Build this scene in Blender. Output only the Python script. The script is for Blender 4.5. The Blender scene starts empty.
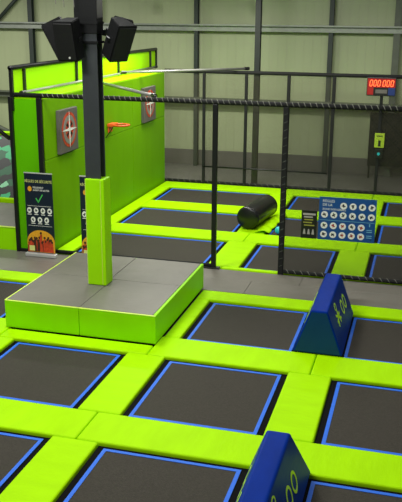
import bpy, bmesh, math, random
from mathutils import Vector, Matrix
random.seed(7)
SC = bpy.context.scene
COL = SC.collection

# ------------------------------------------------------------------ camera
yaw, pit, rol = math.radians(15.3976), math.radians(16.609), math.radians(0.4589)
fw = Vector((-math.sin(yaw)*math.cos(pit), math.cos(yaw)*math.cos(pit), -math.sin(pit)))
r0 = Vector((math.cos(yaw), math.sin(yaw), 0)); u0 = r0.cross(fw)
rt = math.cos(rol)*r0 + math.sin(rol)*u0
up = -math.sin(rol)*r0 + math.cos(rol)*u0
cd = bpy.data.cameras.new('camera'); cam = bpy.data.objects.new('camera', cd); COL.objects.link(cam)
M = Matrix.Identity(4)
for i in range(3):
    M[i][0], M[i][1], M[i][2] = rt[i], up[i], -fw[i]
M[2][3] = 5.4
cam.matrix_world = M
cd.sensor_fit = 'HORIZONTAL'; cd.sensor_width = 36; cd.lens = 803.44/402*36; cd.clip_end = 200
SC.camera = cam

# ------------------------------------------------------------------ light
w = bpy.data.worlds.new('hall_ambient'); SC.world = w; w.use_nodes = True
w.node_tree.nodes['Background'].inputs[0].default_value = (0.93, 1.0, 0.90, 1)
w.node_tree.nodes['Background'].inputs[1].default_value = 0.11
def area(name, loc, tgt, sx, sy, power, col=(1, 1, 0.95)):
    l = bpy.data.lights.new(name, 'AREA'); l.shape = 'RECTANGLE'; l.size = sx; l.size_y = sy
    l.energy = power; l.color = col
    o = bpy.data.objects.new(name, l); COL.objects.link(o); o.location = loc
    o.rotation_euler = (Vector(tgt)-Vector(loc)).to_track_quat('-Z', 'Y').to_euler()
    return o
area('ceiling_lamp_front', (-5.5, 4.6, 9.3), (-4.2, 9.2, 0), 3.0, 1.5, 660)
area('ceiling_lamp_middle', (-7.0, 12.6, 9.5), (-5.5, 14.5, 0), 2.2, 1.2, 580)
area('ceiling_lamp_right', (1.5, 11.5, 9.5), (-1.0, 13.0, 0), 2.2, 1.2, 270)
area('ceiling_lamp_back', (-4.5, 18.2, 6.6), (-4.6, 18.4, 0), 3.4, 1.2, 110, (1, 0.98, 0.90))
area('ceiling_lamp_rear', (-7.2, 22.6, 6.15), (-7.2, 22.2, 0), 3.0, 0.8, 370, (1, 0.98, 0.90))
area('ceiling_lamp_rear', (-1.6, 22.6, 6.15), (-1.6, 22.0, 0), 2.6, 0.8, 170, (1, 0.98, 0.90))
area('ceiling_lamp_wall', (-15.0, 22.8, 6.3), (-15.0, 23.2, 0), 3.0, 0.8, 400, (1, 0.98, 0.92))
area('ceiling_lamp_green_wall', (-5.6, 17.2, 7.6), (-8.8, 18.0, 3.8), 1.6, 1.0, 75)
SC.view_settings.view_transform = 'Standard'; SC.view_settings.look = 'None'
SC.view_settings.exposure = 0.0; SC.view_settings.gamma = 1.0
SC.view_settings.use_curve_mapping = False

# ------------------------------------------------------------------ materials
def s2l(c): return tuple((x/255/12.92 if x/255 <= 0.04045 else ((x/255+0.055)/1.055)**2.4) for x in c)
MATS = {}
def mat(name, rgb, rough=0.5, noise=0.0, nscale=8.0, bump=0.0, bscale=20.0, stretch=(1, 1, 1), metal=0.0,
        emit=0.0, spec=0.5, coat=0.0):
    if name in MATS: return MATS[name]
    m = bpy.data.materials.new(name); m.use_nodes = True; MATS[name] = m
    nt = m.node_tree; b = nt.nodes['Principled BSDF']; L = nt.links
    c = (*s2l(rgb), 1)
    b.inputs['Base Color'].default_value = c; b.inputs['Roughness'].default_value = rough
    b.inputs['Metallic'].default_value = metal; b.inputs['Specular IOR Level'].default_value = spec
    if coat: b.inputs['Coat Weight'].default_value = coat
    m.diffuse_color = c
    tc = nt.nodes.new('ShaderNodeTexCoord'); mp = nt.nodes.new('ShaderNodeMapping')
    mp.inputs['Scale'].default_value = stretch
    L.new(tc.outputs['Object'], mp.inputs['Vector'])
    if noise:
        n = nt.nodes.new('ShaderNodeTexNoise'); n.inputs['Scale'].default_value = nscale; n.inputs['Detail'].default_value = 5
        L.new(mp.outputs[0], n.inputs['Vector'])
        mr = nt.nodes.new('ShaderNodeMapRange'); mr.inputs[1].default_value = 0.3; mr.inputs[2].default_value = 0.7
        mr.inputs[3].default_value = 1-noise; mr.inputs[4].default_value = 1+noise
        L.new(n.outputs['Fac'], mr.inputs[0])
        mx = nt.nodes.new('ShaderNodeVectorMath'); mx.operation = 'SCALE'; mx.inputs[0].default_value = c[:3]
        L.new(mr.outputs[0], mx.inputs['Scale']); L.new(mx.outputs[0], b.inputs['Base Color'])
    if bump:
        n = nt.nodes.new('ShaderNodeTexNoise'); n.inputs['Scale'].default_value = bscale; n.inputs['Detail'].default_value = 3
        L.new(mp.outputs[0], n.inputs['Vector'])
        bp = nt.nodes.new('ShaderNodeBump'); bp.inputs['Strength'].default_value = bump; bp.inputs['Distance'].default_value = 0.02
        L.new(n.outputs['Fac'], bp.inputs['Height']); L.new(bp.outputs[0], b.inputs['Normal'])
    if emit:
        b.inputs['Emission Color'].default_value = c; b.inputs['Emission Strength'].default_value = emit
    return m
PADX = mat('lime_vinyl', (166, 226, 0), 0.55, 0.05, 1.5, 0.35, 5, (3.0, 1, 1), spec=0.05)
PADY = mat('lime_vinyl_across', (166, 226, 0), 0.55, 0.05, 1.5, 0.35, 5, (1, 3.0, 1), spec=0.05)
BOXG = mat('green_vinyl', (154, 232, 0), 0.45, 0.04, 2, 0.15, 4, spec=0.15)
COLG = mat('green_pad_vinyl', (170, 246, 4), 0.45, 0.03, 2, 0.1, 4, spec=0.15)
WALLG = mat('green_panel', (108, 164, 0), 0.45, 0.05, 3, 0.1, 6, (1, 1, .3), spec=0.12)
PIPE = mat('pale_piping', (212, 240, 90), 0.4)
DARKG = mat('dark_green_panel', (92, 180, 0), 0.5, 0.04, 2, spec=0.12)
LIMEP = mat('lime_panel', (168, 236, 0), 0.4, 0.03, 2, spec=0.12)
MAT_ = mat('jump_fabric', (62, 58, 51), 0.7, 0.20, 34, 0.6, 90, (1, 1.8, 1), spec=0.22)
BLACKF = mat('black_spring_cover', (7, 7, 8), 0.8, 0.1, 20, spec=0.1)
BLUE = mat('blue_webbing', (28, 104, 222), 0.6, 0.06, 12)
GREYV = mat('grey_vinyl_floor', (114, 110, 101), 0.42, 0.07, 1.6, 0.25, 5, spec=0.4)
GREYT = mat('grey_vinyl_tile', (112, 109, 100), 0.45, 0.06, 2.0, 0.5, 4, spec=0.4)
STEEL = mat('black_painted_steel', (16, 17, 18), 0.38, 0.15, 30, spec=0.5)
FOAM = mat('black_foam_wrap', (8, 9, 9), 0.8, 0.3, 60, 0.4, 80)
TUBE = mat('galvanised_tube', (150, 150, 145), 0.32, 0.1, 9, metal=0.3)
CORD = mat('white_cord', (118, 118, 108), 0.7)
COLS = mat('grey_column_paint', (58, 62, 66), 0.5, 0.08, 6)
SPK = mat('speaker_cabinet', (9, 10, 11), 0.55, 0.1, 50, 0.3, 120, spec=0.25)
GRILL = mat('speaker_grille', (10, 10, 11), 0.7, 0.2, 90, 0.3, 200)
WBLUE = mat('blue_vinyl', (0, 42, 132), 0.42, 0.12, 3, 0.15, 6, (2, .6, 2), spec=0.05)
WDARK = mat('dark_blue_vinyl', (6, 58, 108), 0.45, 0.06, 3, 0.15, 5, spec=0.2)
WHITE = mat('white_print', (232, 232, 226), 0.5)
CREAM = mat('cream_print', (216, 220, 130), 0.5)
NAVY = mat('navy_print', (10, 26, 44), 0.4)
SIGNB = mat('blue_print', (18, 74, 138), 0.4)
SIGNK = mat('black_print', (22, 22, 20), 0.4)
REDP = mat('red_print', (190, 62, 30), 0.5, 0.3, 14)
ORANGE = mat('orange_paint', (226, 92, 34), 0.4)
YELP = mat('yellow_print', (226, 160, 34), 0.5, 0.15, 20)
GREENP = mat('green_print', (70, 190, 84), 0.5)
NEON = mat('neon_green_print', (205, 255, 40), 0.4)
ALU = mat('aluminium', (205, 205, 205), 0.35, metal=0.4)
ROLL = mat('black_vinyl', (20, 20, 21), 0.3, 0.1, 8, 0.2, 14, spec=0.5)
GSTEEL = mat('grey_building_steel', (92, 98, 84), 0.5, 0.08, 5)
DSTEEL = mat('dark_building_steel', (44, 54, 48), 0.5, 0.08, 5)
PLINTH = mat('plinth_grey', (104, 102, 94), 0.7, 0.08, 1.5)
CONC = mat('concrete_floor', (118, 116, 110), 0.6, 0.12, 1.2)
GIRT = mat('galvanised_girt', (150, 156, 146), 0.4, 0.1, 6, metal=0.2)
DARKP = mat('dark_shutter', (6, 9, 6), 0.7, 0.1, 6, spec=0.1)
LED = mat('red_led', (255, 96, 50), 0.4, emit=2.6)
DRED = mat('scoreboard_red', (150, 22, 20), 0.4, 0.2, 10)
DBLU = mat('scoreboard_blue', (30, 48, 104), 0.4)
GBTN = mat('label_green', (178, 206, 54), 0.4)
TEAL = mat('teal_plastic', (40, 190, 205), 0.35)
TGREY = mat('target_grey', (92, 88, 84), 0.6, 0.1, 8)

def net_material(name, rgb, cover, cell):
    m = bpy.data.materials.new(name); m.use_nodes = True; nt = m.node_tree; L = nt.links
    b = nt.nodes['Principled BSDF']; b.inputs['Base Color'].default_value = (*s2l(rgb), 1); b.inputs['Roughness'].default_value = 0.8
    tr = nt.nodes.new('ShaderNodeBsdfTransparent'); mix = nt.nodes.new('ShaderNodeMixShader')
    tc = nt.nodes.new('ShaderNodeTexCoord'); sp = nt.nodes.new('ShaderNodeSeparateXYZ'); L.new(tc.outputs['Object'], sp.inputs[0])
    outs = []
    for s in (1, -1):
        a = nt.nodes.new('ShaderNodeMath'); a.operation = 'MULTIPLY'; a.inputs[1].default_value = s; L.new(sp.outputs['Z'], a.inputs[0])
        ad = nt.nodes.new('ShaderNodeMath'); ad.operation = 'ADD'; L.new(sp.outputs['X'], ad.inputs[0]); L.new(a.outputs[0], ad.inputs[1])
        dv = nt.nodes.new('ShaderNodeMath'); dv.operation = 'DIVIDE'; dv.inputs[1].default_value = cell; L.new(ad.outputs[0], dv.inputs[0])
        fr = nt.nodes.new('ShaderNodeMath'); fr.operation = 'FRACT'; L.new(dv.outputs[0], fr.inputs[0])
        lt = nt.nodes.new('ShaderNodeMath'); lt.operation = 'LESS_THAN'; lt.inputs[1].default_value = cover; L.new(fr.outputs[0], lt.inputs[0])
        outs.append(lt)
    mxx = nt.nodes.new('ShaderNodeMath'); mxx.operation = 'MAXIMUM'; L.new(outs[0].outputs[0], mxx.inputs[0]); L.new(outs[1].outputs[0], mxx.inputs[1])
    L.new(mxx.outputs[0], mix.inputs[0]); L.new(tr.outputs[0], mix.inputs[1]); L.new(b.outputs[0], mix.inputs[2])
    L.new(mix.outputs[0], nt.nodes['Material Output'].inputs[0]); return m
NETF = net_material('dark_net', (20, 22, 16), 0.16, 0.02)
NETR = net_material('brown_net', (82, 78, 58), 0.12, 0.04)

def wall_panel_material():
    m = mat('cream_cladding', (172, 182, 142), 0.45, 0.05, 0.6)
    nt = m.node_tree; L = nt.links; b = nt.nodes['Principled BSDF']
    tc = nt.nodes.new('ShaderNodeTexCoord'); sp = nt.nodes.new('ShaderNodeSeparateXYZ'); L.new(tc.outputs['Object'], sp.inputs[0])
    dv = nt.nodes.new('ShaderNodeMath'); dv.operation = 'DIVIDE'; dv.inputs[1].default_value = 0.3; L.new(sp.outputs['X'], dv.inputs[0])
    fr = nt.nodes.new('ShaderNodeMath'); fr.operation = 'FRACT'; L.new(dv.outputs[0], fr.inputs[0])
    lt = nt.nodes.new('ShaderNodeMath'); lt.operation = 'GREATER_THAN'; lt.inputs[1].default_value = 0.1; L.new(fr.outputs[0], lt.inputs[0])
    bp = nt.nodes.new('ShaderNodeBump'); bp.inputs['Strength'].default_value = 0.6; bp.inputs['Distance'].default_value = 0.03
    L.new(lt.outputs[0], bp.inputs['Height']); L.new(bp.outputs[0], b.inputs['Normal'])
    return m
CLAD = wall_panel_material()

def camo_material():
    m = mat('green_camouflage', (30, 120, 70), 0.6)
    nt = m.node_tree; L = nt.links; b = nt.nodes['Principled BSDF']
    tc = nt.nodes.new('ShaderNodeTexCoord'); v = nt.nodes.new('ShaderNodeTexVoronoi'); v.inputs['Scale'].default_value = 4.5
    n = nt.nodes.new('ShaderNodeTexNoise'); n.inputs['Scale'].default_value = 5
    ad = nt.nodes.new('ShaderNodeMix'); ad.data_type = 'VECTOR'; ad.inputs[0].default_value = 0.15
    L.new(tc.outputs['Object'], n.inputs['Vector']); L.new(tc.outputs['Object'], ad.inputs[4]); L.new(n.outputs['Color'], ad.inputs[5])
    L.new(ad.outputs[1], v.inputs['Vector'])
    sx = nt.nodes.new('ShaderNodeSeparateColor'); L.new(v.outputs['Color'], sx.inputs[0])
    cr = nt.nodes.new('ShaderNodeValToRGB'); cr.color_ramp.interpolation = 'CONSTANT'
    e = cr.color_ramp.elements; e[0].position = 0; e[0].color = (0.004, 0.01, 0.006, 1); e[1].position = 0.38; e[1].color = (0.006, 0.11, 0.04, 1)
    for p, c in ((0.6, (0.03, 0.42, 0.17, 1)), (0.82, (0.25, 0.62, 0.36, 1)), (0.93, (0.004, 0.02, 0.01, 1))):
        x = e.new(p); x.color = c
    L.new(sx.outputs[0], cr.inputs[0]); L.new(cr.outputs[0], b.inputs['Base Color'])
    return m
CAMO = camo_material()

# ------------------------------------------------------------------ helpers
def bx(bm, x0, x1, y0, y1, z0, z1, bev=0.0, seg=2):
    ret = bmesh.ops.create_cube(bm, size=1.0)
    vs = ret['verts']
    for v in vs:
        v.co = Vector(((x0+x1)/2+v.co.x*(x1-x0), (y0+y1)/2+v.co.y*(y1-y0), (z0+z1)/2+v.co.z*(z1-z0)))
    if bev:
        es = list({e for v in vs for e in v.link_edges})
        bmesh.ops.bevel(bm, geom=es, offset=bev, segments=seg, affect='EDGES', profile=0.5)
    return bm
def tube(bm, p0, p1, r, n=12, r2=None):
    p0, p1 = Vector(p0), Vector(p1); d = p1-p0
    ret = bmesh.ops.create_cone(bm, cap_ends=True, segments=n, radius1=r, radius2=r if r2 is None else r2, depth=d.length)
    q = d.to_track_quat('Z', 'Y').to_matrix().to_4x4(); q.translation = (p0+p1)/2
    bmesh.ops.transform(bm, matrix=q, verts=ret['verts']); return bm
def path(bm, pts, r, n=6):
    pts = [Vector(p) for p in pts]; rings = []
    for i, p in enumerate(pts):
        d = (pts[min(i+1, len(pts)-1)]-pts[max(i-1, 0)]).normalized()
        a = d.orthogonal().normalized(); 
        if i and rings: 
            pa = (rings[-1][0].co-pts[i-1]); a = (pa-d*pa.dot(d)).normalized()
        b = d.cross(a)
        rings.append([bm.verts.new(p+r*(math.cos(2*math.pi*k/n)*a+math.sin(2*math.pi*k/n)*b)) for k in range(n)])
    for i in range(len(rings)-1):
        for k in range(n):
            bm.faces.new((rings[i][k], rings[i][(k+1) % n], rings[i+1][(k+1) % n], rings[i+1][k]))
    bm.faces.new(rings[0][::-1]); bm.faces.new(rings[-1]); return bm
def prism(bm, poly, a, b):
    """poly: list of 3D points (a face); extruded by vector b-a"""
    off = Vector(b)-Vector(a)
    lo = [bm.verts.new(Vector(p)) for p in poly]; hi = [bm.verts.new(Vector(p)+off) for p in poly]
    n = len(poly); bm.faces.new(lo[::-1]); bm.faces.new(hi)
    for i in range(n): bm.faces.new((lo[i], lo[(i+1) % n], hi[(i+1) % n], hi[i]))
    bmesh.ops.recalc_face_normals(bm, faces=bm.faces); return bm
def obj(name, bm, m, parent=None, label=None, smooth=False):
    me = bpy.data.meshes.new(name); 
    bmesh.ops.recalc_face_normals(bm, faces=bm.faces)
    if parent is not None:
        bm.transform(parent.matrix_basis.inverted() if parent.parent is None else Matrix.Translation(-Vector(parent['_o'])))
    bm.to_mesh(me); bm.free(); me.materials.append(m)
    if smooth:
        for p in me.polygons: p.use_smooth = True
    o = bpy.data.objects.new(name, me); COL.objects.link(o)
    if parent is not None: o.parent = parent
    if label: o['label'] = label
    return o
def B(): return bmesh.new()
def box(name, m, d, parent=None, bev=0.0, label=None): return obj(name, bx(B(), *d, bev), m, parent, label)
def thing(name, label, cat, loc, group=None, rot=0):
    o = bpy.data.objects.new(name, None); COL.objects.link(o); o.empty_display_size = 0.1
    o.matrix_basis = Matrix.Translation(loc) @ Matrix.Rotation(rot, 4, 'Z')
    o['label'] = label; o['category'] = cat
    if group: o['group'] = group
    return o
def tag(o, label, cat, group=None):
    o['label'] = label; o['category'] = cat
    if group: o['group'] = group
    return o
def solo(name, bm, m, base, label, cat, group=None, smooth=False):
    """a thing that is one mesh, with its origin at base"""
    bm.transform(Matrix.Translation(-Vector(base)))
    o = obj(name, bm, m, None, None, smooth); o.location = base
    return tag(o, label, cat, group)
def struct(o): o['kind'] = 'structure'; return o
def sub(name, bm, m, part, label=None, smooth=False):
    """sub-part: part meshes carry the identity transform in their thing"""
    root = part.parent; bm.transform(root.matrix_basis.inverted())
    me = bpy.data.meshes.new(name); bmesh.ops.recalc_face_normals(bm, faces=bm.faces); bm.to_mesh(me); bm.free(); me.materials.append(m)
    if smooth:
        for p in me.polygons: p.use_smooth = True
    o = bpy.data.objects.new(name, me); COL.objects.link(o); o.parent = part
    if label: o['label'] = label
    return o
def text_bm(s, size, mtx, depth=0.002, align='CENTER'):
    c = bpy.data.curves.new('t', 'FONT'); c.body = s; c.size = size; c.align_x = align; c.align_y = 'CENTER'; c.extrude = depth
    c.resolution_u = 2
    o = bpy.data.objects.new('t', c); COL.objects.link(o); dg = bpy.context.evaluated_depsgraph_get()
    me = bpy.data.meshes.new_from_object(o.evaluated_get(dg)); bm = B(); bm.from_mesh(me); bm.transform(mtx)
    bpy.data.objects.remove(o); bpy.data.curves.remove(c); bpy.data.meshes.remove(me); return bm
def disc(bm, c, r, mtx, depth=0.004, n=20, r_in=None, ang=0, sy=1.0):
    """disc or ring in the local XY plane of mtx"""
    def ring(rr, z): return [bm.verts.new(mtx @ Vector((c[0]+rr*math.cos(2*math.pi*k/n)*math.cos(ang)-sy*rr*math.sin(2*math.pi*k/n)*math.sin(ang),
                                                       c[1]+rr*math.cos(2*math.pi*k/n)*math.sin(ang)+sy*rr*math.sin(2*math.pi*k/n)*math.cos(ang), z))) for k in range(n)]
    o0, o1 = ring(r, 0), ring(r, depth)
    if r_in is None:
        bm.faces.new(o1); bm.faces.new(o0[::-1])
        for k in range(n): bm.faces.new((o0[k], o0[(k+1) % n], o1[(k+1) % n], o1[k]))
    else:
        i0, i1 = ring(r_in, 0), ring(r_in, depth)
        for k in range(n):
            j = (k+1) % n
            bm.faces.new((o1[k], o1[j], i1[j], i1[k])); bm.faces.new((o0[k], o0[j], o1[j], o1[k]))
            bm.faces.new((i0[k], i1[k], i1[j], i0[j])); bm.faces.new((o0[j], o0[k], i0[k], i0[j]))
    return bm
def frontal(x, y, z):   # plane facing -Y: local x -> +X, local y -> +Z, local z -> -Y
    return Matrix(((1, 0, 0, x), (0, 0, -1, y), (0, 1, 0, z), (0, 0, 0, 1)))

# ------------------------------------------------------------------ the setting
struct(box('floor', CONC, (-24, 6, 2, 29, -0.35, -0.13)))
struct(box('wall_back', CLAD, (-24, 6, 28.3, 28.6, -0.13, 9.0)))
struct(box('baseboard_back', PLINTH, (-24, 6, 28.22, 28.3, -0.13, 0.53), None, 0.01))
# grey vinyl walkway, laid as butted sheets (one slab with joints)
bm = B()
xs = [-16.0, -12.8, -9.6, -6.4, -3.2, 0.0, 3.2]
for i in range(len(xs)-1):
    bx(bm, xs[i]+0.0015, xs[i+1]-0.0015, 14.84, 15.62, -0.13, 0.0, 0.006, 1)
    bx(bm, xs[i]+1.0, xs[i+1]+0.997, 15.623, 16.24, -0.13, 0.0, 0.006, 1)
struct(obj('trim_1', bm, GREYV))
# far floor platform behind the rear fence
struct(box('trim_2', CONC, (-24, 6, 25.1, 28.2, -0.13, -0.02)))
# building frame
def col_h(name, x, y, wd, dp, m, z1=9.0):
    bm = B(); bx(bm, x-wd/2, x+wd/2, y-dp/2, y-dp/2+0.02, -0.02, z1); bx(bm, x-wd/2, x+wd/2, y+dp/2-0.02, y+dp/2, -0.02, z1)
    bx(bm, x-0.02, x+0.02, y-dp/2+0.02, y+dp/2-0.02, -0.02, z1); return struct(obj(name, bm, m))
col_h('trim_3', -14.3, 28.05, 0.17, 0.2, DSTEEL)
col_h('trim_4', -11.7, 28.05, 0.15, 0.2, GSTEEL)
col_h('trim_5', -7.95, 28.05, 0.14, 0.2, DSTEEL)
col_h('trim_6', -3.26, 28.05, 0.15, 0.2, DSTEEL)
col_h('trim_7', -1.1, 28.05, 0.22, 0.2, GSTEEL)
col_h('trim_8', -5.21, 25.42, 0.17, 0.2, mat('black_building_steel', (26, 32, 28), 0.5, 0.08, 5))
def girt(name, z, m):
    bm = B(); bx(bm, -24, 6, 27.72, 27.94, z, z+0.05); bx(bm, -24, 6, 27.90, 27.94, z-0.18, z); return struct(obj(name, bm, m))
girt('trim_9', 4.93, GIRT); girt('trim_10', 2.42, GSTEEL)
bm = B(); tube(bm, (-16.6, 28.1, 4.2), (-13.9, 28.1, 6.7), 0.07); struct(obj('trim_11', bm, DSTEEL, smooth=True))
bm = B(); tube(bm, (-18.2, 28.1, 2.0), (-14.9, 28.1, 0.6), 0.09); struct(obj('trim_12', bm, GSTEEL, smooth=True))

# ------------------------------------------------------------------ trampolines
XF = {'LL': (-9.17, -7.12), 'L': (-6.47, -4.41), 'M': (-3.75, -1.73), 'R': (-1.05, 1.0)}
XB = {'L': (-7.70, -4.41), 'M': (-3.68, -1.68), 'R': (-0.96, 1.04)}
YF = {0: (6.63, 8.66), 1: (9.44, 11.49), 2: (12.30, 14.32)}
YB = {3: (16.50, 18.55), 4: (19.37, 21.36), 5: (22.22, 24.17)}
def ring_bm(x0, x1, y0, y1, wd, z0, z1):
    bm = B()
    bx(bm, x0, x1, y0, y0+wd, z0, z1); bx(bm, x0, x1, y1-wd, y1, z0, z1)
    bx(bm, x0, x0+wd, y0+wd, y1-wd, z0, z1); bx(bm, x1-wd, x1, y0+wd, y1-wd, z0, z1); return bm
def tramp(x, y, label):
    (x0, x1), (y0, y1) = x, y; cx, cy = (x0+x1)/2, (y0+y1)/2
    t = thing('trampoline', label, 'trampoline', (cx, cy, -0.13), 'trampolines')
    i = 0.095; k_ = 0.055
    a, b, c, d = x0+i, x1-i, y0+k_, y1-k_-0.01
    # gently sagging mat
    bm = B(); n = 14
    g = [[bm.verts.new((a+(b-a)*p/n, c+(d-c)*q/n, -0.05-0.012*math.sin(math.pi*p/n)*math.sin(math.pi*q/n))) for q in range(n+1)] for p in range(n+1)]
    for p in range(n):
        for q in range(n): bm.faces.new((g[p][q], g[p+1][q], g[p+1][q+1], g[p][q+1]))
    ex = bmesh.ops.extrude_face_region(bm, geom=bm.faces[:])
    for v in ex['geom']:
        if isinstance(v, bmesh.types.BMVert): v.co.z = -0.10
    obj('jumping_mat', bm, MAT_, t, smooth=False)
    obj('border_stripe', ring_bm(a, b, c, d, 0.052, -0.052, -0.044), BLUE, t, 'blue border stripe')
    obj('spring_cover', ring_bm(x0+0.003, x1-0.003, y0+0.003, y1-0.003, k_-0.003, -0.13, -0.056), BLACKF, t, 'black edge band')
    for p, q in ((x0+k_, a), (b, x1-k_)): box('side_strip', BLACKF, (p, q, y0+k_, y1-k_, -0.13, -0.057), t, 0, 'black side strip')
    return t
T = 'trampoline, '
tramp(XF['L'], YF[0], 'Black '+T+'bottom left corner of the photo, nearest row')
tramp(XF['M'], YF[0], 'Black '+T+'bottom centre, cut off by the photo edge left of the nearer blue wedge')
tramp(XF['R'], YF[0], 'Black '+T+'bottom right corner, right of the nearer blue wedge')
tramp(XF['L'], YF[1], 'Black '+T+'directly in front of the raised grey platform')
tramp(XF['M'], YF[1], 'Whole black '+T+'in the centre foreground between the two blue wedges')
tramp(XF['R'], YF[1], 'Black '+T+'at the right edge, in front of the farther blue wedge')
tramp(XF['LL'], YF[2], 'Black '+T+'at the left edge, behind and left of the raised platform')
tramp(XF['M'], YF[2], 'Black '+T+'between the raised platform and the farther blue wedge')
tramp(XF['R'], YF[2], 'Black '+T+'at the right edge beside the farther blue wedge')
tramp(XB['L'], YB[3], 'Long black '+T+'just behind the raised platform, nearest of three by the green wall')
tramp(XB['L'], YB[4], 'Long black '+T+'middle of the three beside the tall green wall')
tramp(XB['L'], YB[5], 'Long black '+T+'farthest of the three beside the tall green wall')
tramp(XB['M'], YB[3], 'Black '+T+'behind the thick net post, nearest of its column in the net court')
tramp(XB['M'], YB[4], 'Black '+T+'behind the small black sign, with the teal ball on it')
tramp(XB['M'], YB[5], 'Black '+T+'seen above the big blue sign, farthest row')
tramp(XB['R'], YB[3], 'Black '+T+'at right edge of the net court, below right of the blue sign')
tramp(XB['R'], YB[4], 'Black '+T+'at right edge of the net court, level with the blue sign')
tramp(XB['R'], YB[5], 'Black '+T+'at right edge of the net court, farthest row')

# ------------------------------------------------------------------ pads
def pad(x0, x1, y0, y1, label, along='x', grp='lime floor pads'):
    g = 0.004; bm = bx(B(), x0+g, x1-g, y0+g, y1-g, -0.128, 0.0, 0.03, 3)
    return solo('floor_pad', bm, PADX if along == 'x' else PADY, ((x0+x1)/2, (y0+y1)/2, -0.13), label, 'floor pad', grp)
J1, J2, J0 = -4.08, -1.39, -6.79
L_ = 'Lime floor pad '
pad(J0, J1, 8.66, 9.44, L_+'running crosswise at lower left, between the two leftmost foreground trampolines')
pad(J1, J2, 8.66, 9.44, L_+'running crosswise in front of the whole centre trampoline')
pad(J2, 1.31, 8.66, 9.44, L_+'running crosswise at lower right, just behind the nearer blue wedge')
pad(-9.5, J0, 11.49, 12.30, L_+'at the left edge, left of the raised platform corner')
pad(J0, J1, 11.49, 11.87, 'Narrow lime green floor pad along the front foot of the raised platform')
pad(J1, J2, 11.49, 12.30, L_+'running crosswise behind the whole centre trampoline')
pad(J2, 1.31, 11.49, 12.30, L_+'running crosswise at right, in front of the farther blue wedge')
pad(-9.5, J0-0.1, 14.32, 14.84, L_+'at the left edge along the walkway, left of the raised platform')
pad(-4.04, J2, 14.32, 14.84, 'Narrow lime green floor pad along the walkway, left of the farther blue wedge')
pad(J2, 1.31, 14.32, 14.84, 'Narrow lime green floor pad along the walkway, right of the farther blue wedge')
for x0, x1, nm in ((-4.41, -3.75, 'centre'), (-1.73, -1.05, 'right')):
    pad(x0, x1, 6.4, 8.66, L_+('running lengthwise, nearest, at bottom left of the photo' if nm == 'centre' else 'lying under the nearer blue wedge'), 'y')
    pad(x0, x1, 9.44, 11.49, L_+('running lengthwise from the platform corner toward the viewer' if nm == 'centre' else 'running lengthwise between the two blue wedges'), 'y')
pad(-7.12, -6.47, 9.44, 11.49, L_+'running lengthwise at the left edge beside the leftmost whole trampoline', 'y')
pad(-7.12, -6.88, 12.30, 14.32, 'Narrow lime green floor pad along the left foot of the raised platform', 'y')
pad(-4.04, -3.75, 12.30, 14.32, 'Narrow lime green floor pad along the right foot of the raised platform', 'y')
pad(-1.73, -1.05, 12.30, 14.32, L_+'lying under the farther blue wedge', 'y')
K1, K2 = -4.045, -1.32
for i, (y0, y1, nm) in enumerate(((16.34, 16.5, 'nearest'), (18.55, 19.37, 'second'), (21.36, 22.22, 'third'), (24.17, 24.95, 'farthest'))):
    for x0, x1, where in ((-7.7 if 0 < i < 3 else -8.1, K1, 'left, beside green wall'), (K1, K2, 'middle, behind small black sign'), (K2, 1.4, 'right, behind the blue sign')):
        if i == 0 and where[0] == 'l': x0 = -8.1
        pad(x0, x1, y0, y1, 'Crosswise lime pad of the net court, %s row, %s' % (nm, where), 'x')
for (y0, y1), nm in zip((YB[3], YB[4], YB[5]), ('nearest', 'middle', 'farthest')):
    pad(-4.41, -3.68, y0, y1, L_+'running lengthwise %s' % {'nearest': 'behind the net court entrance between its two posts', 'middle': 'under the black roller', 'farthest': 'beyond the black roller, at the far end'}[nm], 'y')
    pad(-1.68, -0.96, y0, y1, L_+'running lengthwise in the %s net court row, near the blue sign' % nm, 'y')
pad(-8.1, -7.7, 16.5, 20.9, 'Narrow lime green floor pad along the near half of the green wall foot', 'y')
pad(-8.1, -7.7, 20.9, 24.17, 'Narrow lime green floor pad along the far half of the green wall foot', 'y')

# ------------------------------------------------------------------ raised platform with the steel column
px0, px1, py0, py1, ph = -6.86, -4.06, 11.90, 14.96, 0.514
t = thing('raised_platform', 'Raised platform with grey vinyl top and green padded sides around the column', 'platform', ((px0+px1)/2, (py0+py1)/2, -0.13))
core = B(); bx(core, px0+0.06, px1-0.06, py0+0.06, py1-0.06, -0.12, ph-0.03); obj('core', core, BLACKF, t)
sx = -5.45
box('side_pad', BOXG, (px0, sx-0.003, py0, py0+0.06, 0.002, ph-0.016), t, 0.012)
box('side_pad', BOXG, (sx+0.003, px1, py0, py0+0.06, 0.002, ph-0.016), t, 0.012)
box('side_pad', BOXG, (px1-0.06, px1, py0+0.062, py1, 0.002, ph-0.006), t, 0.012)
box('side_pad', BOXG, (px0, px0+0.06, py0+0.062, py1, 0.002, ph-0.01), t, 0.012)
box('side_pad', BOXG, (px0+0.06, px1-0.06, py1-0.06, py1, 0.002, ph-0.01), t, 0.012)
bm = B(); bx(bm, px0, px1, py0-0.004, py0+0.03, ph-0.016, ph-0.001, 0.006, 1); bx(bm, px0-0.003, px0+0.02, py0+0.03, py1, ph-0.01, ph, 0.004, 1)
obj('edge_piping', bm, PIPE, t, 'pale lime edge piping')
sy = 13.5
for x0, x1, y0, y1 in ((px0+0.02, -5.45, py0+0.03, sy), (-5.45, px1-0.05, py0+0.03, sy), (px0+0.02, -5.50, sy, py1-0.03), (-5.50, px1-0.05, sy, py1-0.03)):
    obj('top_sheet', bx(B(), x0+0.004, x1-0.004, y0+0.004, y1-0.004, ph-0.03, ph, 0.006, 1), GREYT, t)

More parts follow.
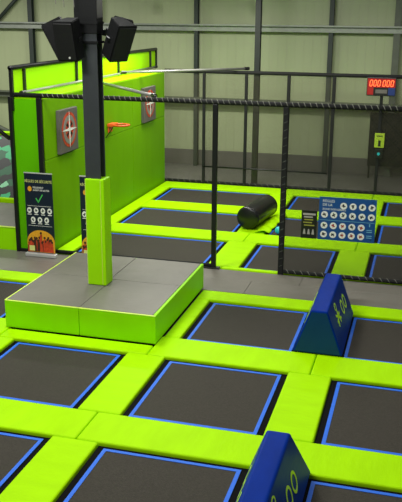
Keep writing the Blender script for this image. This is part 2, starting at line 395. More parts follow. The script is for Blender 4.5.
t = thing('steel_column', 'Dark grey steel column rising from the raised platform, its foot wrapped in green padding', 'column', (-5.59, 13.22, ph))
cx0, cx1, cy0, cy1 = -5.775, -5.485, 13.13, 13.37
bm = B(); bx(bm, cx0, cx1, cy0, cy0+0.02, ph, 9.0); bx(bm, cx0, cx1, cy1-0.02, cy1, ph, 9.0); bx(bm, -5.64, -5.62, cy0+0.02, cy1-0.02, ph, 9.0)
obj('beam', bm, COLS, t)
obj('upper_sleeve', bx(B(), cx0-0.11, cx1+0.02, cy0-0.02, cy1+0.02, 5.02, 9.0, 0.01, 1), STEEL, t, 'wider black casing')
bm = bx(B(), cx0-0.005, cx1+0.07, cy0-0.045, cy1+0.05, ph+0.002, ph+2.0, 0.02, 2)
pd = obj('column_padding', bm, COLG, t, 'green padding wrapped around the column foot')
bm = B()
bx(bm, cx0+0.002, cx0+0.014, cy0-0.051, cy0-0.043, ph+0.02, ph+1.98); bx(bm, cx1+0.0, cx1+0.012, cy0-0.051, cy0-0.043, ph+0.02, ph+1.98)
sub('seam', bm, PIPE, pd)
bm = B(); bx(bm, cx0-0.03, cx1+0.03, cy0-0.03, cy1+0.03, 4.86, 4.90); bx(bm, cx0-0.03, cx1+0.03, cy0-0.03, cy1+0.03, 5.18, 5.22); obj('bracket', bm, STEEL, t)

# ------------------------------------------------------------------ loudspeakers
def speaker(cx, cy, cz, face, tilt, label, logo=False, wd=0.40, hg=0.66, dp=0.34):
    t = thing('loudspeaker', label, 'loudspeaker', (cx, cy, cz), 'loudspeakers on the column')
    R = Matrix.Rotation(face, 4, 'Z') @ Matrix.Rotation(tilt, 4, 'X')      # local -Y is the front
    t.matrix_basis = Matrix.Translation((cx, cy, cz)) @ R
    def part(name, bm, m, lab=None):
        me = bpy.data.meshes.new(name); bmesh.ops.recalc_face_normals(bm, faces=bm.faces); bm.to_mesh(me); bm.free(); me.materials.append(m)
        o = bpy.data.objects.new(name, me); COL.objects.link(o); o.parent = t
        if lab: o['label'] = lab
    bm = B()   # trapezoid cabinet: wide front, narrow back
    poly = [(-wd/2, -dp/2, -hg/2), (wd/2, -dp/2, -hg/2), (wd*0.32, dp/2, -hg/2), (-wd*0.32, dp/2, -hg/2)]
    prism(bm, poly, (0, 0, 0), (0, 0, hg)); bmesh.ops.bevel(bm, geom=bm.edges[:], offset=0.012, segments=2, affect='EDGES')
    part('cabinet', bm, SPK)
    part('grille', bx(B(), -wd/2+0.02, wd/2-0.02, -dp/2-0.012, -dp/2+0.002, -hg/2+0.03, hg/2-0.03, 0.006, 1), GRILL)
    bm = B(); bx(bm, -0.03, 0.03, dp/2-0.02, dp/2+0.16, -0.05, 0.05, 0.005, 1); part('mount', bm, STEEL)
    for sx_ in (-1, 1):
        bm = B(); bx(bm, sx_*wd*0.40-0.022, sx_*wd*0.40+0.022, 0.0, 0.10, -0.03, 0.03, 0.006, 1); part('handle', bm, STEEL)
    if logo:
        bm = disc(B(), (0, 0), 0.02, frontal(0.06, -dp/2-0.012, -hg/2+0.07)); part('badge', bm, WHITE, 'small white round badge')
rd = math.radians
speaker(-5.83, 12.82, 4.93, rd(-10), rd(12), 'Black loudspeaker facing front on the column, with small white badge', True)
speaker(-6.19, 13.20, 4.93, rd(-72), rd(26), 'Black loudspeaker on the column, leftmost, pointing left')
speaker(-5.10, 13.12, 4.93, rd(60), rd(26), 'Black loudspeaker on the column, rightmost, pointing right')
speaker(-5.27, 13.66, 4.96, rd(110), rd(14), 'Black loudspeaker half hidden behind the column, pointing to the back right')
for k, (x, z0) in enumerate(((-6.25, 5.5), (-5.98, 5.45), (-5.80, 5.45))):
    y = 13.2 if k == 0 else 12.95
    bm = B(); tube(bm, (x, y, z0), (x-0.1, y, 7.2), 0.007, 6)
    solo('hanging_cable', bm, CORD, (x, y, z0), ['Thin pale cable going up from the leftmost loudspeaker', 'Left one of two thin pale cables above the front-facing loudspeaker',
         'Right one of two thin pale cables above the front-facing loudspeaker'][k], 'cable', 'loudspeaker cables')

# ------------------------------------------------------------------ blue wedges
def wedge(xc, y0, y1b, y1t, label, near=True, marks=True, top=0.135, off=0.0, sm=0.45, hb=0.415, tc=0.0):
    h = 0.76
    t = thing('wedge_divider', label, 'foam wedge', (xc, (y0+y1b)/2, 0), 'blue foam wedges')
    bm = B()
    def sec(y, yt): return [bm.verts.new(v) for v in ((xc-hb, y, 0.002), (xc+hb, y, 0.002), (xc+tc+top, yt, h), (xc+tc-top, yt, h))]
    n, f = sec(y0, y0), sec(y1b, y1t)
    bm.faces.new(n); bm.faces.new(f[::-1])
    for i in range(4): bm.faces.new((n[i], f[i], f[(i+1) % 4], n[(i+1) % 4]))
    bmesh.ops.recalc_face_normals(bm, faces=bm.faces)
    bmesh.ops.bevel(bm, geom=bm.edges[:], offset=0.03, segments=3, affect='EDGES', profile=0.5)
    body = obj('wedge_body', bm, WBLUE, t)
    # darker end cover
    def endcover(y, yt, s):
        bm = B(); e = 0.03
        k = (h-2*e)/h
        pts = [(xc-hb+e*1.3, y, e), (xc+hb-e*1.3, y, e), (xc+tc+top-e*0.5, yt+(y-yt)*e/h, h-e), (xc+tc-top+e*0.5, yt+(y-yt)*e/h, h-e)]
        prism(bm, pts, (0, 0, 0), (0, s*0.004, 0)); obj('end_cover', bm, WDARK, t, 'dark teal blue end cover')
    endcover(y0, y0, -1)
    # print on both sloping faces
    for side in ((1, -1) if marks else ()):
        dx = hb-top-side*tc; sl = math.hypot(dx, h)
        ux = Vector((-side*dx, 0, h))/sl; uy = Vector((0, 1, 0)); nn = Vector((side*h, 0, dx))/sl
        base = Vector((xc+side*hb, 0, 0))+nn*0.001
        Mx = Matrix.Identity(4)
        for i in range(3): Mx[i][0], Mx[i][1], Mx[i][2], Mx[i][3] = uy[i], ux[i], nn[i], base[i]
        yc = y1t-0.66+off
        bm = B()
        disc(bm, (yc+0.15, sm), 0.14, Mx, 0.004, 28, 0.098, rd(115), 0.85); disc(bm, (yc-0.16, sm), 0.14, Mx, 0.004, 28, 0.098, rd(115), 0.85)
        def st(p, q, wdt=0.044):
            p, q = Vector(p), Vector(q); d = (q-p).normalized(); m_ = Vector((-d.y, d.x))*wdt/2
            poly = [Mx @ Vector((*(p+m_), 0)), Mx @ Vector((*(q+m_), 0)), Mx @ Vector((*(q-m_), 0)), Mx @ Vector((*(p-m_), 0))]
            prism(bm, poly, (0, 0, 0), nn*0.004)
        g = yc-0.73
        disc(bm, (g, 0.655), 0.085, Mx, 0.004, 20, 0.058, 0, 0.8)
        st((g+0.05, 0.62), (g-0.10, 0.33)); st((g-0.16, 0.55), (g+0.22, 0.38)); st((g+0.18, 0.50), (g-0.16, 0.42)); st((g+0.02, 0.60), (g+0.13, 0.34))
        sub('printed_mark', bm, NEON, body, 'neon green line mark of two rings and crossed strokes')
wedge(-1.385, 12.27, 14.32, 14.32, 'Blue foam wedge divider by the walkway, farther of the two, whole in view')
wedge(-1.352, 6.45, 8.72, 8.25, 'Blue foam wedge divider nearest the viewer, cut off by the bottom edge', off=0.16, sm=0.36, hb=0.375, top=0.135, tc=0.03)

# ------------------------------------------------------------------ green wall on the left
XA, XBp = -8.87, -8.14
YN, YFAR, H1, H2 = 16.24, 24.98, 3.56, 4.18
t = thing('green_panel_wall', 'Tall green padded wall with black edging along the left side of the net court', 'padded wall', ((XA+XBp)/2, 20.6, -0.13))
bm = B(); ys = [YN+0.08, 19.1, 22.0, YFAR]
for i in range(3):
    bx(bm, XBp-0.06, XBp, ys[i]+0.004, ys[i+1]-0.004, -0.128, 2.14, 0.01, 2); bx(bm, XBp-0.06, XBp, ys[i]+0.004, ys[i+1]-0.004, 2.15, H1-0.05, 0.01, 2)
obj('side_panel', bm, WALLG, t)
box('front_panel', DARKG, (XA+0.03, XBp-0.062, YN+0.02, YN+0.07, -0.128, H1-0.05), t, 0.005, 'darker green front panel')
box('back_panel', DARKG, (XA+0.03, XBp-0.062, YFAR-0.05, YFAR, -0.128, H1-0.05), t)
box('outer_panel', DARKG, (XA, XA+0.03, YN+0.04, YFAR, -0.128, H1-0.05), t)
box('top_cap', LIMEP, (XA, XBp, YN+0.04, YFAR, H1-0.05, H1), t, 0.01)
box('upper_panel', LIMEP, (XA-0.02, XA+0.02, YN+0.02, 26.2, H1-0.0, H2-0.02), t, 0.005)
for y in (YN, 16.83, 19.72, 22.72, 25.6, 26.2):
    obj('upper_post', bx(B(), XA+0.0, XA+0.07, y-0.04, y+0.04, H1-0.3 if y == YN else H1+0.02, H2), STEEL, t)
bm = B(); tube(bm, (XA+0.03, YN-0.04, H2), (XA+0.03, 26.25, H2), 0.05); obj('top_rail', bm, STEEL, t, smooth=True)
box('corner_post', STEEL, (XA-0.05, XA+0.035, YN-0.06, YN+0.02, -0.12, H1), t, 0.01)
box('corner_post', STEEL, (XBp-0.10, XBp+0.01, YN-0.06, YN+0.02, -0.12, H1), t, 0.01)
box('foot_rail', STEEL, (XA, XBp, YN-0.04, YN+0.02, 0.0, 0.07), t, 0.01)

def target(y0, y1, z0, z1, label):
    cy, cz, r = (y0+y1)/2, (z0+z1)/2+0.02, 0.40
    t = thing('target_board', label, 'target', (XBp+0.005, cy, z0), 'shooting targets')
    box('backing', TGREY, (XBp+0.002, XBp+0.10, y0, y1, z0, z1), t, 0.01)
    Mx = Matrix(((0, 0, 1, XBp+0.101), (1, 0, 0, cy), (0, 1, 0, cz), (0, 0, 0, 1)))
    bm = B(); disc(bm, (0, 0), r*1.02, Mx, 0.004, 32); obj('red_field', bm, REDP, t)
    Mx2 = Mx @ Matrix.Translation((0, 0, 0.004))
    bm = B(); disc(bm, (0, 0), r*0.84, Mx2, 0.004, 32, r*0.56); disc(bm, (0, 0), r*0.14, Mx2, 0.004, 20)
    obj('white_ring', bm, TUBE, t, 'pale ring')
    bm = B()
    for k in range(4):
        M4 = Mx2 @ Matrix.Rotation(k*math.pi/2, 4, 'Z')
        prism(bm, [M4 @ Vector(p) for p in ((r*1.05, 0.0, 0.004), (0.03, 0.035, 0.004), (0.03, -0.035, 0.004))], (0, 0, 0), (0.005, 0, 0))
    bx(bm, XBp+0.109, XBp+0.114, cy-0.035, cy+0.035, cz-0.035, cz+0.035)
    obj('crosshair', bm, WHITE, t, 'white crosshair')
    bm = B()
    for k in range(4):
        M4 = Mx2 @ Matrix.Rotation(k*math.pi/2+math.pi/4, 4, 'Z')
        prism(bm, [M4 @ Vector(p) for p in ((r*0.5, 0.04, 0), (r*0.22, 0.025, 0), (r*0.22, -0.025, 0), (r*0.5, -0.04, 0))], (0, 0, 0), (0.004, 0, 0))
    obj('black_marks', bm, SIGNK, t)
target(16.94, 17.92, 2.19, 3.20, 'Square target board with white crosshair on the green wall, nearer and larger in view')
target(22.72, 23.80, 2.19, 3.21, 'Square target board with white crosshair on the green wall, farther, by the back corner')

# hoop
hx, hy, hz, hr = XBp+0.33, 20.2, 2.47, 0.22
t = thing('basketball_hoop', 'Orange basketball hoop bracket fixed to the green wall between the two targets', 'basketball hoop', (XBp+0.01, hy, hz))
bm = B(); path(bm, [(hx+hr*math.cos(a), hy+hr*math.sin(a), hz) for a in [2*math.pi*k/24 for k in range(25)]], 0.026, 8); obj('rim', bm, ORANGE, t, smooth=True)
bm = B(); bx(bm, XBp+0.002, XBp+0.18, hy-0.18, hy+0.18, hz-0.04, hz+0.04, 0.01, 1); bx(bm, XBp+0.002, XBp+0.03, hy-0.14, hy+0.14, hz-0.2, hz+0.04, 0.005, 1); obj('bracket', bm, ORANGE, t)
bm = B(); tube(bm, (XBp+0.02, hy-0.3, hz-0.30), (hx-hr*0.5, hy-0.3, hz-0.02), 0.012); obj('stay', bm, STEEL, t)

# ------------------------------------------------------------------ net frames
def helix(p0, p1, r, pitch, cord):
    p0, p1 = Vector(p0), Vector(p1); d = p1-p0; L = d.length; d.normalize(); a = d.orthogonal().normalized(); b = d.cross(a)
    n = int(L/pitch*7); bm = B()
    path(bm, [p0+d*L*i/n+r*(math.cos(2*math.pi*i/7)*a+math.sin(2*math.pi*i/7)*b) for i in range(n+1)], cord, 4); return bm
yf = 16.29
t = thing('net_frame', 'Black steel frame with laced net along the walkway, nearer side of the net court', 'net frame', (-4, yf, -0.13))
bm = B(); tube(bm, (XA, yf, 3.60), (1.6, yf, 3.60), 0.05); rl = obj('top_rail', bm, FOAM, t, smooth=True)
sub('lacing', helix((XBp, yf-0.012, 3.612), (1.6, yf-0.012, 3.612), 0.047, 0.12, 0.009), CORD, rl, 'pale lacing cord')
box('post', STEEL, (-4.25, -4.145, yf-0.045, yf+0.045, -0.12, 3.56), t, 0.012)
pb = box('post', FOAM, (-2.77, -2.655, yf-0.05, yf+0.05, -0.12, 3.56), t, 0.02, 'foam wrapped post')
sub('lacing', helix((-2.71, yf-0.01, 0.1), (-2.71, yf-0.01, 3.5), 0.058, 0.16, 0.004), GSTEEL, pb)
box('foot_plate', STEEL, (-4.40, -4.05, yf-0.09, yf+0.045, 0.0, 0.03), t, 0.005)
bm = B(); tube(bm, (-2.7, yf, 0.06), (1.6, yf, 0.06), 0.045); rb = obj('bottom_rail', bm, FOAM, t, smooth=True)
sub('lacing', helix((-2.6, yf-0.012, 0.072), (1.6, yf-0.012, 0.072), 0.041, 0.15, 0.008), CORD, rb, 'pale lacing cord')
bm = B(); tube(bm, (XBp, yf, 0.05), (-4.2, yf, 0.05), 0.045); obj('bottom_rail', bm, FOAM, t, smooth=True)
bm = B(); bx(bm, -2.66, 1.6, yf+0.035, yf+0.037, 0.07, 3.58); obj('safety_net', bm, NETF, t, 'dark see-through net')

yr = 25.02
t = thing('net_frame', 'Black steel frame with pale net along the far side of the net court', 'net frame', (-4, yr, -0.13))
bm = B(); tube(bm, (XBp, yr, 3.58), (1.9, yr, 3.58), 0.058); obj('top_rail', bm, FOAM, t, smooth=True)
for x, wd in ((-6.83, 0.085), (-5.46, 0.09), (-4.12, 0.10), (-2.73, 0.10), (-1.30, 0.09), (0.1, 0.09)):
    box('post', FOAM, (x-wd/2, x+wd/2, yr-0.045, yr+0.045, -0.12, 3.54), t, 0.01)
bm = B(); tube(bm, (XBp, yr, 0.04), (1.9, yr, 0.04), 0.045); rr = obj('bottom_rail', bm, FOAM, t, smooth=True)
sub('lacing', helix((XBp, yr, 0.04), (1.9, yr, 0.045), 0.042, 0.20, 0.009), CORD, rr, 'pale lacing cord')
bm = B(); tube(bm, (-6.83, yr-0.05, 0.56), (-2.8, yr-0.05, 0.56), 0.025); obj('middle_rail', bm, STEEL, t, smooth=True)
bm = B(); bx(bm, XBp, 1.9, yr+0.03, yr+0.032, 0.05, 3.56); obj('safety_net', bm, NETR, t, 'pale brown see-through net')

def overhead(p0, p1, r_, label, ends):
    p0, p1 = Vector(p0), Vector(p1); d = (p1-p0).normalized()
    t = thing('overhead_tube', label, 'metal tube', (p0.x, p0.y, p0.z-r_), 'overhead tubes')
    bm = B(); tube(bm, p0, p1, r_, 16); obj('tube_body', bm, TUBE, t, smooth=True)
    for e in ends:
        q = p0 if e == 0 else p1; q2 = q+d*(0.16 if e == 0 else -0.16)
        bm = B(); tube(bm, q, q2, r_+0.014, 12); obj('end_clamp', bm, STEEL, t, 'black end clamp')
overhead((XA+0.12, 16.5, 3.62), (XA+0.12, 26.0, 3.62), 0.035, 'Pale metal tube lying along the top of the green wall', (0, 1))
overhead((-8.14, 19.35, 3.665), (-5.56, 16.43, 3.665), 0.036, 'Pale diagonal metal tube from the green wall down to the near top rail', (1,))
overhead((-8.55, 22.2, 3.69), (-5.45, 25.30, 3.69), 0.036, 'Pale diagonal metal tube from the green wall to the far dark building column', (0, 1))
bm = B(); tube(bm, (-8.95, 16.24, 2.62), (-9.9, 16.24, 3.25), 0.045)
solo('brace_tube', bm, STEEL, (-8.95, 16.24, 2.6), 'Black diagonal brace tube at the left edge, outside the green wall', 'brace', None, True)

# ------------------------------------------------------------------ signs
def icons(part, pts, r, x, y, z, fig, red=()):
    for idx, (u, v) in enumerate(pts):
        bm = disc(B(), (u, v), r, frontal(x, y, z), 0.003, 16); nf = len(bm.faces)
        M4 = frontal(x+u, y-0.0031, z+v) @ Matrix.Rotation(random.uniform(0, 3.1), 4, 'Z')
        disc(bm, (0, r*0.35), r*0.24, M4, 0.002, 8)
        for a, l in ((random.uniform(-.5, .5), 1.0), (random.uniform(1.0, 2.0), .8)):
            M5 = M4 @ Matrix.Rotation(a, 4, 'Z')
            prism(bm, [M5 @ Vector(p) for p in ((-r*.62*l, -r*.16, 0), (r*.62*l, -r*.16, 0), (r*.5*l, r*.12, 0), (-r*.5*l, r*.12, 0))], (0, 0, 0), (0, -0.002, 0))
        for k, f_ in enumerate(bm.faces): f_.material_index = 0 if k < nf else 1
        o = sub('pictogram', bm, WHITE, part, 'round white pictogram'); o.data.materials.append(REDP if idx in red else fig)
def banner(x, y, rot, label, full=True):
    t = thing('roll_up_banner', label, 'banner', (x, y, 0), 'safety banners', rot)
    Wd = 0.82; z0, z1 = 0.10, 1.92
    keep = t.matrix_basis.copy(); t.matrix_basis = Matrix.Identity(4)   # build in local coordinates
    box('base', ALU, (-0.45, 0.45, -0.09, 0.05, 0.005, 0.085), t, 0.015, 'silver base cassette')
    bp_ = box('printed_sheet', NAVY, (-Wd/2, Wd/2, -0.004, 0.004, z0-0.02, z1), t)
    box('top_bar', ALU, (-Wd/2-0.005, Wd/2+0.005, -0.012, 0.012, z1-0.005, z1+0.02), t, 0.004)
    box('pole', ALU, (-0.012, 0.012, 0.01, 0.03, 0.08, z1), t)
    F = lambda u, v: frontal(u, -0.0045, v)
    bm = text_bm('RÈGLES DE SÉCURITÉ', 0.085, F(0, 1.74)); sub('heading', bm, CREAM, bp_)
    bm = text_bm('RÈGLEMENT', 0.058, F(-0.17, 1.60), align='LEFT'); b2 = text_bm('AVANT DE SAUTER', 0.056, F(-0.17, 1.54), align='LEFT')
    me = bpy.data.meshes.new('x'); b2.to_mesh(me); bm.from_mesh(me); b2.free(); bpy.data.meshes.remove(me)
    sub('small_text', bm, WHITE, bp_)
    bm = disc(B(), (-0.26, 1.57), 0.06, F(0, 0), 0.003, 20); sub('round_stamp', bm, YELP, bp_)
    bm = B()
    for p, q in (((-0.09, 1.36), (-0.02, 1.27)), ((-0.03, 1.26), (0.11, 1.45))):
        p, q = Vector(p), Vector(q); d = (q-p).normalized(); m_ = Vector((-d.y, d.x))*0.014
        prism(bm, [(v.x, -0.005, v.y) for v in (p+m_, q+m_, q-m_, p-m_)], (0, 0, 0), (0, -0.003, 0))
    sub('tick_mark', bm, GREENP, bp_)
    bm = B()
    for v in (1.18, 0.72): bx(bm, -0.35, 0.35, -0.0075, -0.0045, v-0.003, v+0.003)
    for i in range(4): bx(bm, -0.36+i*0.2, -0.24+i*0.2, -0.0075, -0.0045, 0.975, 0.99)
    for i in range(3): bx(bm, -0.26+i*0.2, -0.14+i*0.2, -0.0075, -0.0045, 0.765, 0.78)
    sub('white_lines', bm, WHITE, bp_)
    icons(bp_, [(-0.3+i*0.2, 1.075) for i in range(4)]+[(-0.2+i*0.2, 0.86) for i in range(3)], 0.068, 0, -0.005, 0, NAVY)
    # picture: yellow arch with a crowd of red and dark figures
    bm = B(); n = 20
    prism(bm, [(Wd/2*math.cos(math.pi*k/n), -0.0048, 0.35+0.27*math.sin(math.pi*k/n)) for k in range(n+1)]+[(-Wd/2, -0.0048, 0.10), (Wd/2, -0.0048, 0.10)], (0, 0, 0), (0, -0.002, 0))
    sub('picture_arch', bm, YELP, bp_)
    bm, bd = B(), B()
    for k in range(26):
        u = -Wd/2+0.05+(Wd-0.1)*((k*0.37) % 1); hgt = 0.16+0.27*random.random()*(1-abs(u)/0.6)
        w_ = 0.03+0.03*random.random(); tgt = bm if k % 5 else bd
        prism(tgt, [(u-w_, -0.007-0.0001*k, 0.11), (u+w_, -0.007-0.0001*k, 0.11), (u+w_*.7, -0.007-0.0001*k, 0.11+hgt), (u-w_*.7, -0.007-0.0001*k, 0.11+hgt*0.96)], (0, 0, 0), (0, -0.002, 0))
        disc(bd, (u, 0.14+hgt), 0.032, frontal(0, -0.008-0.0001*k, 0), 0.002, 8)
    sub('picture_crowd', bm, REDP, bp_); sub('picture_heads', bd, mat('brown_print', (66, 34, 20), 0.5), bp_)
    bm = B(); bx(bm, -0.35, -0.19, -0.016, -0.012, 0.13, 0.25); sub('corner_label', bm, CREAM, bp_)
    t.matrix_basis = keep @ Matrix.Diagonal((0.83, 1, 1, 1))
    return t
banner(-8.17, 15.97, rd(0), 'Dark roll-up safety banner with tick mark and orange picture, whole, before the green wall')
banner(-6.83, 15.97, rd(0), 'Dark roll-up safety banner mostly hidden behind the green padded column foot')

def signboard():
    x0, x1, z0, z1, y = -1.945, -0.785, 0.865, 1.775, yf-0.075
    t = thing('rules_sign', 'Large blue sign with rows of round pictograms, tied to the near net', 'sign', ((x0+x1)/2, y, z0))
    bp_ = box('board', SIGNB, (x0, x1, y-0.006, y+0.006, z0, z1), t, 0.003)
    bm = B()
    for x in (x0+0.08, x1-0.08):
        for z in (z0+0.06, z1-0.06): tube(bm, (x, y-0.008, z), (x, yf+0.03, z), 0.012, 8)
    obj('tie', bm, STEEL, t)
    W, H = x1-x0, z1-z0; fy = y-0.0065
    bm = B()
    for s, v in (('RÈGLES', 0.085), ('DE LA', 0.165), ('ZONE DODGEBALL', 0.255)):
        b2 = text_bm(s, 0.075 if v < .2 else 0.055, frontal(x0+0.07, fy, z1-v), align='LEFT')
        me = bpy.data.meshes.new('x'); b2.to_mesh(me); bm.from_mesh(me); b2.free(); bpy.data.meshes.remove(me)
    sub('heading', bm, WHITE, bp_)
    pts = [(0.50+i*0.19, H-0.17) for i in range(4)]+[(0.12+i*0.19, H-0.37) for i in range(6)]
    pts2 = [(0.12+i*0.19, H-0.60) for i in range(5)]+[(0.12+i*0.19, H-0.79) for i in range(5)]
    icons(bp_, pts+pts2, 0.071, x0, fy, z0, SIGNK, red=(11, 12, 14, 17, 18, 19))
    bm = B(); bx(bm, x0+0.02, x1-0.02, fy-0.004, fy, z0+H-0.49, z0+H-0.483)
    for z in (0.10, 0.14, 0.22, 0.26): bx(bm, x1-0.17, x1-0.06, fy-0.004, fy, z0+z, z0+z+0.014)
    bx(bm, x1-0.125, x1-0.105, fy-0.004, fy, z0+0.34, z0+0.40)
    sub('small_text', bm, mat('pale_blue_print', (120, 180, 210), 0.5), bp_)
signboard()
def small_sign():
    x0, x1, z0, z1, y = -2.30, -1.975, 0.865, 1.465, yf-0.075
    t = thing('notice_sign', 'Small black notice with pale lettering tied to the near net, left of the blue sign', 'sign', ((x0+x1)/2, y, z0))
    bp_ = box('board', SIGNK, (x0, x1, y-0.005, y+0.005, z0, z1), t, 0.003)
    bm = B(); tube(bm, (x0+0.05, y, z1-0.05), (x0+0.05, yf+0.03, z1-0.05), 0.01, 8); tube(bm, (x1-0.05, y, z1-0.05), (x1-0.05, yf+0.03, z1-0.05), 0.01, 8); obj('tie', bm, STEEL, t)
    fy = y-0.0055; bm, by = B(), B()
    bx(bm, x0+0.03, x1-0.03, fy-0.003, fy, z1-0.10, z1-0.06); bx(bm, x0+0.05, x1-0.09, fy-0.003, fy, z1-0.155, z1-0.125)
    bx(by, x0+0.06, x1-0.08, fy-0.003, fy, z1-0.21, z1-0.185); bx(by, x0+0.04, x1-0.10, fy-0.003, fy, z1-0.27, z1-0.245); bx(by, x0+0.06, x1-0.05, fy-0.003, fy, z1-0.33, z1-0.305)
    for i in range(3):
        u = x0+0.07+i*0.09
        prism(bm, [(u-0.028, fy, z0+0.09), (u+0.028, fy, z0+0.09), (u+0.012, fy, z0+0.2), (u-0.012, fy, z0+0.2)], (0, 0, 0), (0, -0.003, 0))
    sub('pale_lettering', bm, mat('grey_print', (170, 166, 158), 0.5), bp_); sub('yellow_lettering', by, mat('olive_print', (150, 150, 60), 0.5), bp_)
small_sign()

# ------------------------------------------------------------------ scoreboard + call point
x0, x1, z0, z1, y = -1.745, -0.895, 3.02, 3.56, yr-0.16
t = thing('scoreboard', 'Electronic scoreboard with glowing red digits at the top right, on the far frame', 'scoreboard', ((x0+x1)/2, y, z0-0.5))
cs = box('case', SIGNK, (x0, x1, y-0.04, y+0.05, z0, z1), t, 0.01)
sub('red_face', bx(B(), x0+0.02, x1-0.02, y-0.044, y-0.041, z0+0.25, z1-0.03), DRED, cs)
sub('red_corner', bx(B(), x0+0.02, x0+0.2, y-0.044, y-0.041, z0+0.03, z0+0.25), DRED, cs)
sub('blue_corner', bx(B(), x1-0.22, x1-0.02, y-0.044, y-0.041, z0+0.03, z0+0.25), DBLU, cs)
sub('grey_panel', bx(B(), x0+0.26, x1-0.25, y-0.046, y-0.041, z0+0.08, z0+0.19), TGREY, cs)
bm = B()
for g0 in (x0+0.07, x0+0.45):
    for k in range(3):
        a = g0+k*0.115; s = 0.018
        def sg(u0, u1, v0, v1):
            v0 += z0+0.28; v1 += z0+0.28; sk = 0.12
            prism(bm, [(a+u0+sk*(v0-z0-.28), y-0.045, v0), (a+u1+sk*(v0-z0-.28), y-0.045, v0), (a+u1+sk*(v1-z0-.28), y-0.045, v1), (a+u0+sk*(v1-z0-.28), y-0.045, v1)], (0, 0, 0), (0, -0.006, 0))
        sg(0.0, s, 0.015, 0.085); sg(0.0, s, 0.095, 0.17); sg(0.07, 0.07+s, 0.015, 0.085); sg(0.07, 0.07+s, 0.095, 0.17)
        sg(s, 0.07, 0.0, s); sg(s, 0.07, 0.17, 0.17+s)
obj('digits', bm, LED, t, 'glowing red digits 000 000')
box('stem', STEEL, (-1.34, -1.26, y-0.0, y+0.112, 2.5, z0+0.01), t)
t = thing('call_point', 'Small lime notice plate with dark button box on the far right frame post', 'notice plate', (-1.27, yr-0.08, 1.2))
box('plate', GBTN, (-1.415, -1.125, yr-0.09, yr-0.06, 1.46, 1.90), t, 0.006)
bm = B(); bx(bm, -1.36, -1.18, yr-0.095, yr-0.0905, 1.80, 1.83); bx(bm, -1.30, -1.23, yr-0.095, yr-0.0905, 1.50, 1.68); obj('marking', bm, SIGNK, t)
box('button_box', SIGNK, (-1.39, -1.15, yr-0.11, yr-0.06, 1.14, 1.42), t, 0.01)
bm = disc(B(), (0, 0), 0.045, frontal(-1.27, yr-0.11, 1.27), 0.01); obj('button', bm, TEAL, t, 'teal button')
bm = B(); bx(bm, -1.76, 1.6, 27.62, 27.70, 0.40, 2.20, 0.01, 1)
for k in range(7): bx(bm, -1.74, 1.58, 27.60, 27.62, 0.43+k*0.25, 0.64+k*0.25, 0.004, 1)
for x in (-1.70, 1.50): bx(bm, x-0.03, x+0.03, 27.63, 27.69, -0.02, 0.41)
solo('dark_screen', bm, DARKP, (-0.1, 27.66, -0.02), 'Dark standing screen before the back wall at the right edge, behind the scoreboard post', 'screen')

# ------------------------------------------------------------------ roller, flap, ball
a, b, r = Vector((-4.18, 19.62, 0.31)), Vector((-3.96, 21.25, 0.31)), 0.30
t = thing('foam_roller', 'Large black foam roller lying on the lime pads of the net court', 'foam roller', (-4.05, 20.45, 0.0))
d = (b-a).normalized(); n = 28; bm = B(); e1 = Vector((0, 0, 1)); e2 = d.cross(e1).normalized(); e1 = e2.cross(d)
prof = [(0.0, 0.0), (0.0, r*0.8), (0.03, r*0.94), (0.09, r)]; Ln = (b-a).length
prof = prof+[(Ln-s_, q) for s_, q in prof[::-1]]
rings = []
for s_, q in prof:
    rings.append([bm.verts.new(a+d*s_+q*(math.cos(2*math.pi*k/n)*e1+math.sin(2*math.pi*k/n)*e2)) for k in range(n)] if q > 0 else [bm.verts.new(a+d*s_)])
for i in range(len(rings)-1):
    A, Bq = rings[i], rings[i+1]
    for k in range(n):
        j = (k+1) % n
        if len(A) == 1: bm.faces.new((A[0], Bq[k], Bq[j]))
        elif len(Bq) == 1: bm.faces.new((A[k], A[j], Bq[0]))
        else: bm.faces.new((A[k], A[j], Bq[j], Bq[k]))
obj('roller_body', bm, ROLL, t, smooth=True)
bm = B(); 
path(bm, [a+d*0.07+(r-0.005)*(math.cos(2*math.pi*k/32)*e1+math.sin(2*math.pi*k/32)*e2) for k in range(33)], 0.011, 5)
path(bm, [b-d*0.07+(r-0.005)*(math.cos(2*math.pi*k/32)*e1+math.sin(2*math.pi*k/32)*e2) for k in range(33)], 0.011, 5)
obj('end_seam', bm, FOAM, t)
# crumpled cover beside the roller
bm = B(); nx, ny = 8, 40; top_, bot = [], []
for i in range(nx+1):
    rowt, rowb = [], []
    for j in range(ny+1):
        u, v = i/nx, j/ny
        x = -3.93+0.12*v+u*0.36+0.02*math.sin(v*22); y_ = 19.42+v*2.0
        z = 0.012+0.05*abs(math.sin(v*19+u*1.5))*math.sin(math.pi*min(1, max(0, u*0.96+0.02)))+0.02*math.sin(math.pi*u)
        rowt.append(bm.verts.new((x, y_, z+0.012))); rowb.append(bm.verts.new((x, y_, z)))
    top_.append(rowt); bot.append(rowb)
for i in range(nx):
    for j in range(ny):
        bm.faces.new((top_[i][j], top_[i+1][j], top_[i+1][j+1], top_[i][j+1])); bm.faces.new((bot[i][j+1], bot[i+1][j+1], bot[i+1][j], bot[i][j]))
for j in range(ny):
    for i in (0, nx): bm.faces.new((top_[i][j], top_[i][j+1], bot[i][j+1], bot[i][j]))
for i in range(nx):
    for j in (0, ny): bm.faces.new((top_[i][j], top_[i+1][j], bot[i+1][j], bot[i][j]))
solo('crumpled_cover', bm, PADY, (-3.75, 20.4, 0.0), 'Crumpled lime green cover strip lying along the right side of the black roller', 'cover', None, True)
bm = B(); bmesh.ops.create_uvsphere(bm, u_segments=24, v_segments=14, radius=0.10); bmesh.ops.translate(bm, verts=bm.verts, vec=(-3.35, 19.62, 0.06))
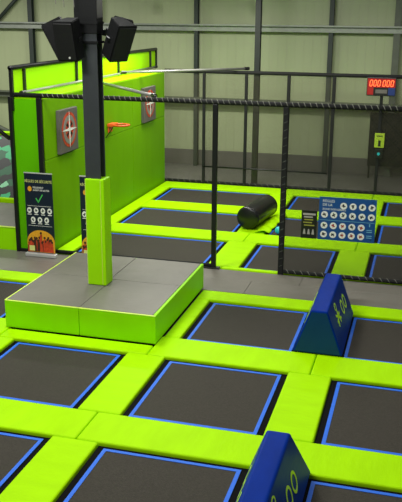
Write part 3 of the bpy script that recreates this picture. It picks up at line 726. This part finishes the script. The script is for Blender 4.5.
t = thing('play_ball', 'Small teal ball lying on the trampoline right of the black roller', 'ball', (-3.35, 19.62, -0.04))
obj('ball_shell', bm, TEAL, t, smooth=True)
bm = B(); path(bm, [(-3.35+0.101*math.cos(q), 19.62, 0.06+0.101*math.sin(q)) for q in [2*math.pi*k/24 for k in range(25)]], 0.004, 5); obj('seam', bm, NAVY, t)

# ------------------------------------------------------------------ left area beyond the wall
t = thing('padded_box', 'Low green padded box with grey top at left edge, beside tall green wall', 'padded box', (-10.6, 17.4, -0.13))
box('front_pad', BOXG, (-12.4, -8.96, 16.26, 16.32, -0.12, 0.53), t, 0.012)
box('piping', PIPE, (-12.4, -8.96, 16.25, 16.30, 0.53, 0.555), t, 0.006)
box('grey_top', GREYT, (-12.4, -8.96, 16.30, 18.44, -0.12, 0.55), t, 0.01)
t = thing('air_bag_pit', 'Sloping cushion with green and black camouflage print framed in lime, at the left edge', 'air cushion', (-10.6, 19.4, -0.13))
bm = B()
prism(bm, [(-13.0, 18.62, 0.58), (-13.0, 20.7, 1.95), (-13.0, 20.9, -0.1), (-13.0, 18.62, -0.1)], (0, 0, 0), (3.92, 0, 0)); obj('camouflage_cushion', bm, CAMO, t)
box('front_rim', PADX, (-13.0, -9.05, 18.47, 18.61, -0.1, 0.66), t, 0.03)
bm = B(); prism(bm, [(-13.0, 20.92, -0.1), (-13.0, 20.72, 2.02), (-13.0, 21.02, 2.02), (-13.0, 21.2, -0.1)], (0, 0, 0), (3.92, 0, 0)); obj('rear_rim', bm, PADX, t)

# ------------------------------------------------------------------ hanging lamps at the very top
for x, label in ((-9.2, 'Black high-bay lamp hanging at the top edge, left of centre'), (-6.0, 'Black high-bay lamp hanging at the top edge beside the dark building column')):
    t = thing('high_bay_lamp', label, 'lamp', (x, 26.6, 5.83), 'high-bay lamps')
    bm = B(); tube(bm, (x, 26.6, 5.79), (x, 26.6, 5.98), 0.20, 24, 0.12); obj('lamp_housing', bm, STEEL, t, smooth=False)
    bm = B(); tube(bm, (x, 26.6, 5.98), (x, 26.6, 8.9), 0.012, 8); obj('suspension_rod', bm, STEEL, t)
